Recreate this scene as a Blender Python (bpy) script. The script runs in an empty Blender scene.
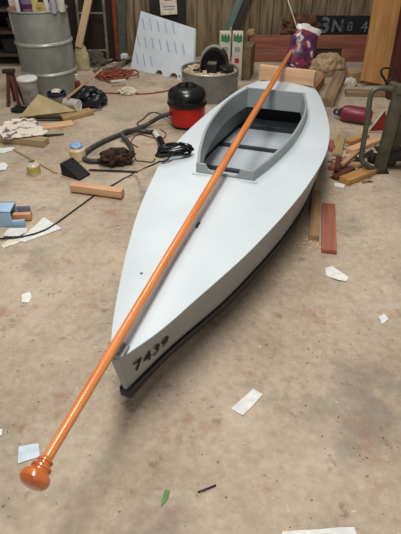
import bpy, bmesh, math, random
from math import radians as R, sin, cos, pi, atan2, hypot
from mathutils import Vector as V, Matrix as M, noise
random.seed(7)
C = bpy.context.scene.collection
SC = bpy.context.scene

# ------------------------------------------------------------------ camera
CAM_H, PITCH, FPX = 1.6, R(38), 460.0
cd = bpy.data.cameras.new('camera'); cam = bpy.data.objects.new('camera', cd); C.objects.link(cam)
cam.location = (0, 0, CAM_H); cam.rotation_euler = (pi/2 - PITCH, 0, 0)
cd.sensor_fit = 'VERTICAL'; cd.sensor_height = 36; cd.lens = FPX/534*36; cd.clip_start = .05
SC.camera = cam

def ray(x, y):
    a = (x-200.5)/FPX; b = (267-y)/FPX
    return V((a, cos(PITCH)+b*sin(PITCH), -sin(PITCH)+b*cos(PITCH)))
def at(x, y, h=0.0):            # measured point at a known height
    d = ray(x, y); t = (h-CAM_H)/d.z
    return V((d.x*t, d.y*t, h))
def atY(x, y, Y):               # measured point at a known distance
    d = ray(x, y); t = Y/d.y
    return V((d.x*t, Y, CAM_H+d.z*t))

# ------------------------------------------------------------------ materials
def lin(c):
    c /= 255
    return c/12.92 if c <= .04045 else ((c+.055)/1.055)**2.4
def rgb(c): return (lin(c[0]), lin(c[1]), lin(c[2]), 1)
MATS = {}
def mat(name, c1, c2=None, scale=8, rough=.6, metal=0, bump=0, stretch=(1,1,1), coat=0, detail=6, contrast=(.35,.65), ior=None):
    if name in MATS: return MATS[name]
    m = bpy.data.materials.new(name); m.use_nodes = True; MATS[name] = m
    nt = m.node_tree; N = nt.nodes; L = nt.links; b = N['Principled BSDF']
    b.inputs['Roughness'].default_value = rough; b.inputs['Metallic'].default_value = metal
    if coat: b.inputs['Coat Weight'].default_value = coat; b.inputs['Coat Roughness'].default_value = .12
    if c2 is None: c2 = tuple(v*.88 for v in c1)
    tc = N.new('ShaderNodeTexCoord'); mp = N.new('ShaderNodeMapping'); mp.inputs['Scale'].default_value = stretch
    L.new(tc.outputs['Object'], mp.inputs['Vector'])
    nz = N.new('ShaderNodeTexNoise'); nz.inputs['Scale'].default_value = scale; nz.inputs['Detail'].default_value = detail
    L.new(mp.outputs['Vector'], nz.inputs['Vector'])
    cr = N.new('ShaderNodeValToRGB'); cr.color_ramp.elements[0].position = contrast[0]; cr.color_ramp.elements[1].position = contrast[1]
    cr.color_ramp.elements[0].color = rgb(c2); cr.color_ramp.elements[1].color = rgb(c1)
    L.new(nz.outputs['Fac'], cr.inputs['Fac']); L.new(cr.outputs['Color'], b.inputs['Base Color'])
    if bump:
        bp = N.new('ShaderNodeBump'); bp.inputs['Strength'].default_value = bump; bp.inputs['Distance'].default_value = .01
        L.new(nz.outputs['Fac'], bp.inputs['Height']); L.new(bp.outputs['Normal'], b.inputs['Normal'])
    return m
def wood(name, c1, c2, rough=.65, axis=0, coat=0, scale=9):
    st = [7, 7, 7]; st[axis] = .5
    return mat(name, c1, c2, scale=scale, rough=rough, bump=.15, stretch=tuple(v/2 for v in st), coat=coat)

paint  = mat('grey_boat_paint', (196,204,207), (189,197,200), 3, .5)
paintc = mat('grey_coaming_paint', (150,156,156), (141,147,148), 3, .38)
paints = mat('shaded_topside_paint', (158,160,160), (150,152,152), 5, .42)  # boat grey darkened, the shade of the hull sides is in the colour
fpaint = mat('grey_floor_paint', (186,193,200), (172,180,187), 5, .5)
ribm   = mat('dark_rib_paint', (52,56,60), None, 5, .6)
rubber = mat('black_rubber', (22,22,24), (14,14,15), 12, .5)
blackp = mat('black_plastic', (20,20,22), (14,14,15), 10, .25)
mattbk = mat('matt_black_cloth', (28,27,28), (16,16,17), 14, .9, bump=.4)
navy   = mat('navy_plastic', (34,44,78), (24,30,56), 8, .4)
varn   = mat('varnished_orange_wood', (218,134,70), (200,110,50), 10, .3, stretch=(.4,6,6), coat=.6)
varnk  = mat('varnished_knob_wood', (204,112,46), (168,78,28), 16, .25, coat=.8)
galv   = mat('galvanised_steel', (146,147,139), (126,127,119), 6, .42, metal=.2)
galvl  = mat('bright_galvanised_edge', (188,186,176), (160,158,148), 9, .35, metal=.4)
zinc   = mat('zinc_tub', (138,138,133), (116,116,112), 7, .45, metal=.25)
redp   = mat('red_plastic', (196,28,24), (176,20,18), 6, .35)
pine   = wood('pale_pine', (212,172,134), (194,148,110))
pinex  = wood('yellow_pine', (186,138,80), (160,112,58))
grywd  = wood('weathered_board', (150,128,100), (118,98,74))
tanwd  = wood('tan_board', (176,146,104), (146,116,78))
olivwd = wood('olive_ply', (170,150,110), (140,122,88))
redwd  = wood('red_cedar', (164,100,78), (138,78,60))
mahog  = wood('old_mahogany', (142,84,64), (112,62,48))
darkwd = wood('dark_wood', (48,36,28), (28,20,15))
brnwd  = wood('red_brown_wood', (96,46,34), (66,30,22))
dkred  = wood('dark_red_paint', (84,24,20), (58,14,12))
wallm  = mat('weathered_wall_board', (150,132,102), (100,84,60), 5, .85, bump=.3, stretch=(5,5,.5))
paperw = mat('white_paper', (226,224,218), (204,204,200), 30, .8)
creamp = mat('cream_paper', (226,218,198), (196,186,164), 14, .8)
clothw = mat('off_white_cloth', (216,206,190), (176,164,146), 14, .9, bump=.4)
printw = mat('printed_crumpled_paper', (218,206,192), (104,92,86), 12, .8, bump=.2, contrast=(.40,.47))
bluecd = mat('pale_blue_card', (166,192,214), (150,178,204), 8, .75)
mauve  = mat('grey_mauve_card', (128,130,152), (112,114,138), 8, .8)
hosem  = mat('grey_hose', (66,64,62), (48,46,45), 30, .55)
brnrag = mat('brown_rag', (72,44,32), (36,22,17), 16, .95, bump=.6)
sackm  = mat('hessian_sack', (184,156,122), (142,114,86), 22, .9, bump=.6)
greenm = mat('grey_green_metal', (98,94,78), (70,68,55), 9, .5, metal=.3)
dkmet  = mat('dark_iron', (50,48,44), (34,32,30), 12, .55, metal=.5)
maroon = mat('burgundy_vinyl', (124,38,56), (98,26,44), 6, .4)
orangec= mat('orange_cable', (146,66,40), (110,44,26), 20, .6)
yellow = mat('yellow_liquid', (190,168,92), (170,146,72), 8, .2)
whitep = mat('white_plastic', (214,212,206), (194,192,186), 8, .4)
tealp  = mat('teal_paint_board', (74,80,70), (54,60,54), 7, .8, stretch=(4,4,.5))
aluz   = mat('dull_aluminium', (146,138,120), (112,106,92), 12, .5, metal=.5)
rust   = mat('rust_red_pipe', (128,60,34), (96,44,26), 12, .8)
concm  = mat('pale_concrete_block', (184,172,132), (160,148,110), 14, .95, bump=.4)
greenp = mat('green_print', (66,130,82), (52,110,66), 8, .6)
bluep  = mat('blue_print', (160,174,200), (150,166,194), 8, .7)
foamb  = mat('white_board_face', (212,218,222), (198,206,212), 5, .6)
redpr  = mat('red_print', (186,50,52), (160,36,40), 10, .6)
purpl  = mat('purple_print', (96,36,92), (62,20,58), 12, .4)
glass  = bpy.data.materials.new('clear_glass'); glass.use_nodes = True
_b = glass.node_tree.nodes['Principled BSDF']; _b.inputs['Transmission Weight'].default_value = 1; _b.inputs['Roughness'].default_value = .08; _b.inputs['Base Color'].default_value = (.95,.95,.9,1)
leafm  = mat('green_leaf', (96,138,62), (70,108,44), 20, .6)
tinm   = mat('tin_plate', (176,174,168), (140,138,132), 10, .35, metal=.6)
bagm   = None

def floor_mat():
    m = bpy.data.materials.new('stained_concrete'); m.use_nodes = True
    nt = m.node_tree; N = nt.nodes; L = nt.links; b = N['Principled BSDF']; b.inputs['Roughness'].default_value = .78
    tc = N.new('ShaderNodeTexCoord')
    def noi(scale, detail=8, rough=.6, off=0):
        mp = N.new('ShaderNodeMapping'); mp.inputs['Location'].default_value = (off, off*.7, 0)
        L.new(tc.outputs['Object'], mp.inputs['Vector'])
        n = N.new('ShaderNodeTexNoise'); n.inputs['Scale'].default_value = scale; n.inputs['Detail'].default_value = detail
        n.inputs['Roughness'].default_value = rough; L.new(mp.outputs['Vector'], n.inputs['Vector']); return n.outputs['Fac']
    def ramp(f, p0, p1, c0=(0,0,0,1), c1=(1,1,1,1)):
        r = N.new('ShaderNodeValToRGB'); e = r.color_ramp.elements
        e[0].position = p0; e[1].position = p1; e[0].color = c0; e[1].color = c1; L.new(f, r.inputs['Fac']); return r.outputs['Color']
    def mix(f, a, c):
        x = N.new('ShaderNodeMix'); x.data_type = 'RGBA'; L.new(f, x.inputs[0]); L.new(a, x.inputs[6])
        if isinstance(c, tuple): x.inputs[7].default_value = c
        else: L.new(c, x.inputs[7])
        return x.outputs[2]
    base = ramp(noi(1.3, 9, .65), (.40), .62, rgb((146,128,107)), rgb((192,175,152)))
    fine = ramp(noi(26, 6, .7, 3), .3, .72, rgb((134,117,97)), rgb((200,183,160)))
    x = N.new('ShaderNodeMix'); x.data_type = 'RGBA'; x.inputs[0].default_value = .45; L.new(base, x.inputs[6]); L.new(fine, x.inputs[7]); col = x.outputs[2]
    col = mix(ramp(noi(2.1, 6, .6, 11), .56, .68, (0,0,0,1), (.6,.6,.6,1)), col, rgb((118,109,100)))      # grey oil stains
    col = mix(ramp(noi(4.3, 7, .7, 23), .57, .68, (0,0,0,1), (.7,.7,.7,1)), col, rgb((146,108,80)))     # rusty dirt
    col = mix(ramp(noi(9, 5, .7, 31), .60, .67, (0,0,0,1), (.6,.6,.6,1)), col, rgb((112,94,76)))     # dirt spots
    col = mix(ramp(noi(38, 3, .5, 41), .69, .73, (0,0,0,1), (.7,.7,.7,1)), col, rgb((86,68,54)))          # small specks
    col = mix(ramp(noi(30, 3, .5, 57), .70, .74, (0,0,0,1), (.6,.6,.6,1)), col, rgb((216,204,186)))
    L.new(col, b.inputs['Base Color'])
    bp = N.new('ShaderNodeBump'); bp.inputs['Strength'].default_value = .25; bp.inputs['Distance'].default_value = .01
    L.new(noi(18, 8, .7, 5), bp.inputs['Height']); L.new(bp.outputs['Normal'], b.inputs['Normal'])
    return m

# ------------------------------------------------------------------ mesh helpers
def new(): return bmesh.new()
def link(name, bm, m, parent=None, loc=None, rot=None, ang=35):
    me = bpy.data.meshes.new(name); bmesh.ops.recalc_face_normals(bm, faces=bm.faces); bm.to_mesh(me); bm.free()
    for p in me.polygons: p.use_smooth = True
    me.set_sharp_from_angle(angle=R(ang))
    for k in (m if isinstance(m, (list, tuple)) else [m]): me.materials.append(k)
    o = bpy.data.objects.new(name, me); C.objects.link(o)
    if parent: o.parent = parent
    if loc is not None: o.location = loc
    if rot is not None: o.rotation_euler = rot
    return o
def tag(o, label, cat, group=None, kind=None):
    o['label'] = label; o['category'] = cat
    if group: o['group'] = group
    if kind: o['kind'] = kind
    return o
def thing(name, label, cat, loc=(0,0,0), rotz=0, group=None):
    o = bpy.data.objects.new(name, None); C.objects.link(o); o.empty_display_size = .1
    o.location = loc; o.rotation_euler = (0, 0, rotz); return tag(o, label, cat, group)
def struct(name, bm, m, ang=35):
    o = link(name, bm, m, ang=ang); o['kind'] = 'structure'; return o
def frame(p0, p1, up=V((0,0,1))):      # matrix with x along p0->p1, origin p0
    x = (p1-p0).normalized(); y = up.cross(x)
    if y.length < 1e-4: y = V((0,1,0)).cross(x)
    y.normalize(); z = x.cross(y)
    m = M((x, y, z)).transposed().to_4x4(); m.translation = p0; return m
def box(bm, x0, x1, y0, y1, z0, z1, bev=.0, mtx=None, mi=0):
    r = bmesh.ops.create_cube(bm, size=1); vs = r['verts']
    for v in vs:
        v.co = V((x0+(v.co.x+.5)*(x1-x0), y0+(v.co.y+.5)*(y1-y0), z0+(v.co.z+.5)*(z1-z0)))
    fs = list({f for v in vs for f in v.link_faces})
    for f in fs: f.material_index = mi
    if bev:
        g = bmesh.ops.bevel(bm, geom=list({e for v in vs for e in v.link_edges}), offset=bev, segments=2, affect='EDGES', profile=.6)
        vs = list({v for f in g['faces'] for v in f.verts} | {v for v in vs if v.is_valid})
    if mtx is not None:
        bmesh.ops.transform(bm, matrix=mtx, verts=[v for v in vs if v.is_valid])
    return bm
def smooth_pts(pts, n=8, closed=False):
    pts = [V(p) for p in pts]; out = []; N = len(pts)
    rng = range(N if closed else N-1)
    for i in rng:
        if closed: p0, p1, p2, p3 = pts[i-1], pts[i], pts[(i+1) % N], pts[(i+2) % N]
        else:
            p1, p2 = pts[i], pts[i+1]; p0 = pts[i-1] if i else p1*2-p2; p3 = pts[i+2] if i+2 < N else p2*2-p1
        for k in range(n):
            t = k/n
            out.append(.5*((2*p1)+(p2-p0)*t+(2*p0-5*p1+4*p2-p3)*t*t+(3*p1-p0-3*p2+p3)*t**3))
    if not closed: out.append(pts[-1])
    return out
def tube(bm, pts, r, seg=8, closed=False, rf=None):
    pts = [V(p) for p in pts]; N = len(pts); rings = []
    t0 = (pts[1]-pts[0]).normalized(); nrm = t0.orthogonal().normalized(); pt = t0
    for i, p in enumerate(pts):
        if closed: t = (pts[(i+1) % N]-pts[i-1]).normalized()
        else: t = (pts[min(i+1, N-1)]-pts[max(i-1, 0)]).normalized()
        q = pt.rotation_difference(t); nrm = q @ nrm; nrm = (nrm-t*nrm.dot(t)).normalized(); pt = t
        bn = t.cross(nrm); rr = r if rf is None else rf(i/(N-1), i)
        rings.append([bm.verts.new(p+(nrm*cos(a)+bn*sin(a))*rr) for a in [2*pi*k/seg for k in range(seg)]])
    for i in range(N if closed else N-1):
        a, b = rings[i], rings[(i+1) % N]
        for k in range(seg): bm.faces.new((a[k], a[(k+1) % seg], b[(k+1) % seg], b[k]))
    if not closed:
        bm.faces.new(list(reversed(rings[0]))); bm.faces.new(rings[-1])
    return bm
def lathe(bm, prof, seg=40, cap=True, mtx=None, a0=0, a1=2*pi):
    full = abs(a1-a0-2*pi) < 1e-6; n = seg if full else seg+1; rings = []; vs = []
    for r, z in prof:
        ring = [bm.verts.new((r*cos(a0+(a1-a0)*k/seg), r*sin(a0+(a1-a0)*k/seg), z)) for k in range(n)] if r > 1e-6 else [bm.verts.new((0, 0, z))]
        rings.append(ring); vs += ring
    for a, b in zip(rings, rings[1:]):
        for k in range(seg if full else seg):
            k2 = (k+1) % n if full else k+1
            if len(a) == 1 and len(b) == 1: continue
            if len(a) == 1: bm.faces.new((a[0], b[k2], b[k]))
            elif len(b) == 1: bm.faces.new((a[k], a[k2], b[0]))
            else: bm.faces.new((a[k], a[k2], b[k2], b[k]))
    if cap and full:
        if len(rings[0]) > 1: bm.faces.new(list(reversed(rings[0])))
        if len(rings[-1]) > 1: bm.faces.new(rings[-1])
    if mtx is not None: bmesh.ops.transform(bm, matrix=mtx, verts=vs)
    return bm
def prism(bm, poly, z0, z1, mtx=None):
    a = [bm.verts.new((x, y, z0)) for x, y in poly]; b = [bm.verts.new((x, y, z1)) for x, y in poly]; n = len(poly)
    bm.faces.new(list(reversed(a))); bm.faces.new(b)
    for k in range(n): bm.faces.new((a[k], a[(k+1) % n], b[(k+1) % n], b[k]))
    if mtx is not None: bmesh.ops.transform(bm, matrix=mtx, verts=a+b)
    return bm
def lump(bm, rx, ry, rz, amp=.25, freq=3, sub=4, seed=0, flat=True):
    r = bmesh.ops.create_icosphere(bm, subdivisions=sub, radius=1)
    for v in r['verts']:
        d = v.co.normalized(); k = 1+amp*noise.fractal(d*freq+V((seed, seed*.37, 1)), 1, 2, 4)
        v.co = V((d.x*k*rx, d.y*k*ry, d.z*k*rz))
        if flat and v.co.z < -rz*.45: v.co.z = -rz*.45
    for v in r['verts']: v.co.z += rz*.45 if flat else 0
    return bm
def sheet_poly(poly, th=.003, wav=.006, cuts=4, seed=0, base=.001):
    """a floppy sheet with the given outline (local xy), lying on z=0, with a real thickness"""
    bm = new(); vs = [bm.verts.new((x, y, 0)) for x, y in poly]; f = bm.faces.new(vs)
    bmesh.ops.triangulate(bm, faces=[f]); bmesh.ops.subdivide_edges(bm, edges=bm.edges[:], cuts=cuts, use_grid_fill=True)
    for v in bm.verts: v.co.z = base+abs(noise.noise(V((v.co.x*14+seed, v.co.y*14, seed*.3))))*wav*2
    ext = bmesh.ops.extrude_face_region(bm, geom=bm.faces[:])
    for v in [g for g in ext['geom'] if isinstance(g, bmesh.types.BMVert)]: v.co.z += th
    return bm
def floor_sheet(name, pix, m, label, cat, th=.002, wav=.004, seed=0, group=None, h=0.0, cuts=3):
    P = [at(x, y, h) for x, y in pix]; c = sum(P, V())/len(P)
    o = link(name, sheet_poly([(p.x-c.x, p.y-c.y) for p in P], th, wav, cuts, seed), m, loc=(c.x, c.y, h))
    return tag(o, label, cat, group)
def beam(name, p0, p1, w, t, m, label=None, cat=None, up=V((0,0,1)), bev=.003, group=None, parent=None, taper=None):
    """timber of width w and thickness t whose under-face centre line runs p0 -> p1"""
    p0 = V(p0); p1 = V(p1); L = (p1-p0).length; bm = new(); box(bm, 0, L, -w/2, w/2, 0, t, bev)
    if taper:
        for v in bm.verts: v.co.y *= 1+(taper-1)*v.co.x/L
    o = link(name, bm, m, parent=parent); o.matrix_basis = frame(p0, p1, up)
    if label: tag(o, label, cat, group)
    return o

# ------------------------------------------------------------------ setting
bm = new(); box(bm, -4.5, 4.5, -2.5, 6.9, -.12, 0); struct('floor', bm, floor_mat())
bm = new(); x = -4.5; i = 0
WY = 6.7
while x < 4.5:                                     # vertical boards, uneven in width and depth
    w = random.choice((.13, .15, .17, .19)); d = random.uniform(0, .022)
    box(bm, x, x+w-.007, WY-d, WY+.03, 0, 2.5, .003); x += w
box(bm, -4.5, 4.5, WY+.03, WY+.06, 0, 2.5)
struct('wall_back', bm, wallm)

# ------------------------------------------------------------------ boat
AX = V((.316, .949, 0)).normalized(); BOW = at(114.5, 359.5, .385); BOW.z = 0
BROT = atan2(AX.y, AX.x)
boat = thing('sailing_canoe', 'long pale grey decked canoe with open cockpit and black number 7439 at bow', 'boat', BOW, BROT)
def interp(tab, s):
    if s <= tab[0][0]: return tab[0][1]
    for i in range(len(tab)-1):
        (a, va), (b, vb) = tab[i], tab[i+1]
        if s <= b:
            t = (s-a)/(b-a); m0 = (vb-(tab[i-1][1] if i else va))/((b-(tab[i-1][0] if i else a-1e-9))) if i else (vb-va)/(b-a)
            m1 = ((tab[i+2][1] if i+2 < len(tab) else vb)-va)/((tab[i+2][0] if i+2 < len(tab) else b)-a)
            h = b-a
            return (2*t**3-3*t*t+1)*va+(t**3-2*t*t+t)*h*m0+(-2*t**3+3*t*t)*vb+(t**3-t*t)*h*m1
    return tab[-1][1]
STB = [(0,.017),(.17,.098),(.4,.177),(.52,.218),(.685,.272),(.85,.318),(1.07,.373),(1.29,.42),(1.476,.452),(1.8,.492),(2.08,.497),(2.435,.46),(2.965,.343),(3.29,.235),(3.6,.12)]
PRT = [(0,.017),(.17,.090),(.4,.172),(.52,.212),(.685,.262),(.84,.307),(1.07,.36),(1.29,.402),(1.458,.43),(1.764,.45),(2.2,.434),(2.52,.404),(3.01,.333),(3.3,.235),(3.6,.12)]
CH = [(0,.006),(.1,.025),(.2,.047),(.3,.075),(.4,.108),(.52,.150),(.7,.210),(.97,.282),(1.2,.34)]
CW  = [(1.36,.158),(1.56,.215),(1.9,.278),(2.3,.297),(2.55,.275),(2.77,.225)]
S_F, S_A, S_END = 1.36, 2.77, 3.6
SHZ = .385
def sheer(s, sd):   # sd=+1 port (local +y), -1 starboard
    return V((s, sd*interp(PRT if sd > 0 else STB, s), SHZ))
def chine(s, sd):
    h = interp(PRT if sd > 0 else STB, s); hc = interp(CH, s)*h/interp(STB, s) if s < .97 else h-.066
    sc = s+.045*max(0, 1-s/.6); zb = .07+.058*max(0, 1-s/1.5)+.008*max(0, 1-s/.4)
    return V((sc, sd*hc, zb))
def deckz(s, y, hw): return SHZ+.03*(1-min(1, abs(y)/max(hw, .01))**2)*min(1, s/.6+.15)
SS = sorted(set([round(k*.06, 3) for k in range(61)]+[round(.02*k, 3) for k in range(30)]+[S_F, S_A]))
# hull shell
bm = new(); rows = []
for s in SS:
    a, b = chine(s, 1), chine(s, -1)
    rows.append([bm.verts.new(p) for p in [sheer(s, 1).lerp(a, k/6) for k in range(7)]+[V(((a.x+b.x)/2, (a.y+b.y)/2, a.z-.02))]+[b.lerp(sheer(s, -1), k/6) for k in range(7)]])
for r0, r1 in zip(rows, rows[1:]):
    for k in range(14): bm.faces.new((r0[k], r0[k+1], r1[k+1], r1[k]))
bm.faces.new(rows[0]); bm.faces.new(list(reversed(rows[-1])))
hull = link('hull', bm, paints, boat, ang=25)
# deck
bm = new()
def cw(s): return interp(CW, min(max(s, S_F), S_A))*(1 if s >= S_F else max(.06, min(1, interp(STB, s)/.5)))*(1 if s <= S_A else max(.2, min(1, interp(STB, s)/.40)))
def deckrow(s):
    hp, hs = interp(PRT, s), interp(STB, s); c = min(cw(s), hp*.8, hs*.8)
    ys = [hp, hp+(c-hp)*.33, hp+(c-hp)*.66, c, c*.5, 0, -c*.5, -c, -(hs+(c-hs)*.66), -(hs+(c-hs)*.33), -hs]
    return [bm.verts.new((s, y, deckz(s, y, hp if y > 0 else hs))) for y in ys]
dr = [deckrow(s) for s in SS]
for s0, s1, a, b in zip(SS, SS[1:], dr, dr[1:]):
    for k in range(10):
        if 3 <= k <= 6 and s0 >= S_F-1e-6 and s1 <= S_A+1e-6: continue
        bm.faces.new((a[k], a[k+1], b[k+1], b[k]))
r = bmesh.ops.extrude_face_region(bm, geom=bm.faces[:])
for v in [g for g in r['geom'] if isinstance(g, bmesh.types.BMVert)]: v.co.z += .006
deck = link('deck', bm, paint, boat, ang=40)
# black chine strakes
for sd in (1, -1):
    bm = new(); rr = []
    for s in SS:
        a, b = chine(s, sd), sheer(s, sd); out = V((0, sd*1, 0)); q = []
        for f, o in ((-.03, -.005), (-.03, .017), (.055, .018), (.075, .011), (.09, .018), (.175, .013), (.175, -.003)):
            q.append(bm.verts.new(a.lerp(b, f)+out*o+V((-.006 if s < .01 else 0, 0, 0))))
        rr.append(q)
    for a, b in zip(rr, rr[1:]):
        for k in range(7): bm.faces.new((a[k], a[(k+1) % 7], b[(k+1) % 7], b[k]))
    bm.faces.new(rr[0]); bm.faces.new(rr[-1])
    o = link('chine_strake', bm, rubber, hull, ang=30); o['label'] = 'black rubber strake along the hull bottom edge'
q = chine(0, 1); bm = new(); box(bm, q.x-.012, q.x+.03, -.0245, .0245, q.z-.004, q.z+.044, .006)
link('stem_band', bm, rubber, hull)
# coaming sides, front with cut-out, aft board
CT = .478
for sd in (1, -1):
    bm = new(); rr = []
    for k in range(29):
        s = S_F+(S_A-S_F)*k/28; y = interp(CW, s); dz = .33
        rr.append([bm.verts.new((s, sd*yy, z)) for yy, z in ((y-.012, dz), (y+.003, dz), (y+.006, CT-.004), (y+.003, CT), (y-.009, CT), (y-.012, CT-.004))])
    for a, b in zip(rr, rr[1:]):
        for k in range(6): bm.faces.new((a[k], a[(k+1) % 6], b[(k+1) % 6], b[k]))
    bm.faces.new(rr[0]); bm.faces.new(rr[-1])
    link('coaming_side', bm, paintc, boat, ang=30)
def coaming_board(name, s, hw, prof, t0):
    bm = new(); pl = prof
    a = [bm.verts.new((s, y, z)) for y, z in pl]; b = [bm.verts.new((s+t0, y, z)) for y, z in pl]; n = len(pl)
    bm.faces.new(a); bm.faces.new(list(reversed(b)))
    for k in range(n): bm.faces.new((a[k], b[k], b[(k+1) % n], a[(k+1) % n]))
    return link(name, bm, paintc, boat)
h = interp(CW, S_F)+.008
cut = [(.115, CT), (.100, .452), (.078, .437), (.05, .433), (-.05, .433), (-.066, .437), (-.08, .452), (-.088, CT)]
coaming_board('front_coaming', S_F-.012, h, [(h, .36), (h, CT)]+cut+[(-h, CT), (-h, .36)], .016)
h2 = interp(CW, S_A)+.008
coaming_board('aft_coaming', S_A-.004, h2, [(h2, .33), (h2, CT), (-h2, CT), (-h2, .33)], .016)
bm = new(); box(bm, S_F-.030, S_F-.012, -h-.02, h+.02, .411, .424, .003); link('front_bead', bm, paint, boat)
# cockpit sole and ribs
bm = new(); rr = []
ZF = .118
def hin(s, sd, z):
    a, b = chine(s, sd), sheer(s, sd); return abs(a.lerp(b, (z-a.z)/(b.z-a.z)).y)-.012
ss = [.9+.1*k for k in range(23)]
for s in ss: rr.append([bm.verts.new((s, y, z)) for y, z in ((hin(s, 1, ZF), ZF), (0, ZF), (-hin(s, -1, ZF), ZF), (-hin(s, -1, ZF), ZF-.01), (hin(s, 1, ZF), ZF-.01))])
for a, b in zip(rr, rr[1:]):
    for k in range(5): bm.faces.new((a[k], a[(k+1) % 5], b[(k+1) % 5], b[k]))
bm.faces.new(rr[0]); bm.faces.new(rr[-1])
sole = link('cockpit_floor', bm, fpaint, boat)
for s in (1.62, 2.02, 2.44, 2.86):
    bm = new(); box(bm, s-.016, s+.016, -hin(s, -1, ZF), hin(s, 1, ZF), ZF, ZF+.022, .003)
    o = link('floor_rib', bm, ribm, sole); o['label'] = 'dark painted cross rib on the cockpit floor'
# bulkheads close the ends under the decks
for s in (.9, 3.14):
    bm = new(); pts = [(hin(s, 1, .37), .37), (hin(s, 1, .085), .085), (-hin(s, -1, .085), .085), (-hin(s, -1, .37), .37)]
    a = [bm.verts.new((s, y, z)) for y, z in pts]; b = [bm.verts.new((s+.01, y, z)) for y, z in pts]
    bm.faces.new(a); bm.faces.new(list(reversed(b)))
    for k in range(4): bm.faces.new((a[k], b[k], b[(k+1) % 4], a[(k+1) % 4]))
    link('bulkhead', bm, ribm, boat)
# bow fitting, deck eye
bm = new(); box(bm, .0, .06, -.032, .012, .384, .412, .005); box(bm, .008, .05, -.016, .012, .40, .4395, .004); o = link('bow_chock', bm, paintc, deck)
bm = new(); box(bm, .80, .87, -.035, -.004, .408, .416, .003); tube(bm, smooth_pts([(.81,-.02,.414),(.82,-.02,.428),(.85,-.02,.428),(.86,-.02,.414)], 5), .005, 8)
o = link('deck_eye', bm, blackp, deck); o['label'] = 'small black deck eye beside the pole'
bm = new(); lathe(bm, [(.006, .405), (.006, .412), (.0, .413)], 12, mtx=M.Translation((.43, .09, 0))); link('screw', bm, blackp, deck)
# hull number, applied to the starboard bow panel
cu = bpy.data.curves.new('hull_number', 'FONT'); cu.body = '7439'; cu.size = .105; cu.extrude = .0002; cu.shear = -.05; cu.offset = .0012; cu.space_character = 1.06
to = bpy.data.objects.new('tmp_text', cu); C.objects.link(to)
dg = bpy.context.evaluated_depsgraph_get(); tm = bpy.data.meshes.new_from_object(to.evaluated_get(dg)); bpy.data.objects.remove(to)
num = bpy.data.objects.new('hull_number', tm); C.objects.link(num); tm.materials.append(mat('matt_black_paint', (12,12,13), (9,9,10), 8, .9)); num.parent = hull
nb = bmesh.new(); nb.from_mesh(tm); bmesh.ops.triangulate(nb, faces=nb.faces[:]); bmesh.ops.subdivide_edges(nb, edges=[e for e in nb.edges if e.calc_length() > .012], cuts=2)
def side_pt(s, f): return chine(s, -1).lerp(sheer(s, -1), f)
for v in nb.verts:
    s_ = .046+v.co.x*.86; f = .46+v.co.y/.29; p = side_pt(s_, f)
    nn = (side_pt(s_+.02, f)-p).cross(side_pt(s_, f+.1)-p).normalized()
    v.co = p+nn*(.0045+max(0, v.co.z)*1)
nb.to_mesh(tm); nb.free()
num['label'] = 'black digits 7439 on the bow side'

# timbers under the boat
beam('support_plank', at(313, 241), at(316, 195), .060, .042, tanwd, 'pale plank poking out from under the canoe beside the reddish one', 'plank')
beam('support_plank', at(328.5, 254), at(328, 207), .085, .030, redwd, 'reddish cedar plank lying beside the canoe right of the pale plank', 'plank')
# hidden bearers carrying the hull
for s in (.75, 2.9):
    p = boat.matrix_basis @ V((s, 0, 0)); n = V((AX.y, -AX.x, 0))
for s in (.62, 2.75):
    p = BOW+AX*s; n = V((AX.y, -AX.x, 0)); w = .12 if s < 1 else .2
    beam('bearer_block', p-n*w, p+n*w, .09, .066 if s < 1 else .046, grywd, 'wooden bearer block under the canoe '+('bow' if s < 1 else 'stern'), 'timber block')

# ------------------------------------------------------------------ block across stern, pole
p0 = at(258.5, 79.5, .412); p1 = at(313, 86.5, .412); n = (p1-p0).normalized(); up = V((0,0,1)); bk = V((-n.y, n.x, 0))
beam('timber_block', p0+bk*.025, p1+bk*.025, .05, .118, pine, 'pale pine block standing on edge across the canoe stern', 'timber block')
A = at(114.5, 346, .459); B = at(280.5, 69.5, .553); d = (B-A)
def onpole(x, y):               # nearest point of the pole line along a sight line
    r_ = ray(x, y); o = V((0, 0, CAM_H)); u = d.normalized(); w0 = A-o
    a, b, c, dd, e = u.dot(u), u.dot(r_), r_.dot(r_), u.dot(w0), r_.dot(w0)
    return A+u*((b*e-c*dd)/(a*c-b*b))
K = onpole(30.5, 481); F_ = onpole(304, 31); PL = (F_-K).length
pole = thing('quant_pole', 'long varnished orange wooden pole with knob end, laid over the canoe', 'pole', K)
pm = frame(V((0,0,0)), F_-K)
bm = new(); lathe(bm, [(.0145, .05), (.016, .3), (.0185, 1.0), (.0215, 2.0), (.0215, 3.0), (.018, PL-.02), (.012, PL)], 24)
bmesh.ops.transform(bm, matrix=M.Rotation(pi/2, 4, 'Y'), verts=bm.verts); o = link('shaft', bm, varn, pole); o.matrix_basis = pm
bm = new(); lathe(bm, [(0, -.012), (.020, -.011), (.032, -.007), (.040, .002), (.0415, .010), (.039, .019), (.032, .026), (.027, .028), (.0265, .033), (.029, .036), (.029, .042), (.022, .045), (.0195, .049), (.0195, .053), (.0225, .055), (.0225, .060), (.0175, .063), (.015, .068)], 32)
bmesh.ops.transform(bm, matrix=M.Rotation(pi/2, 4, 'Y'), verts=bm.verts); o = link('knob', bm, varnk, pole, ang=30); o.matrix_basis = pm
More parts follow.
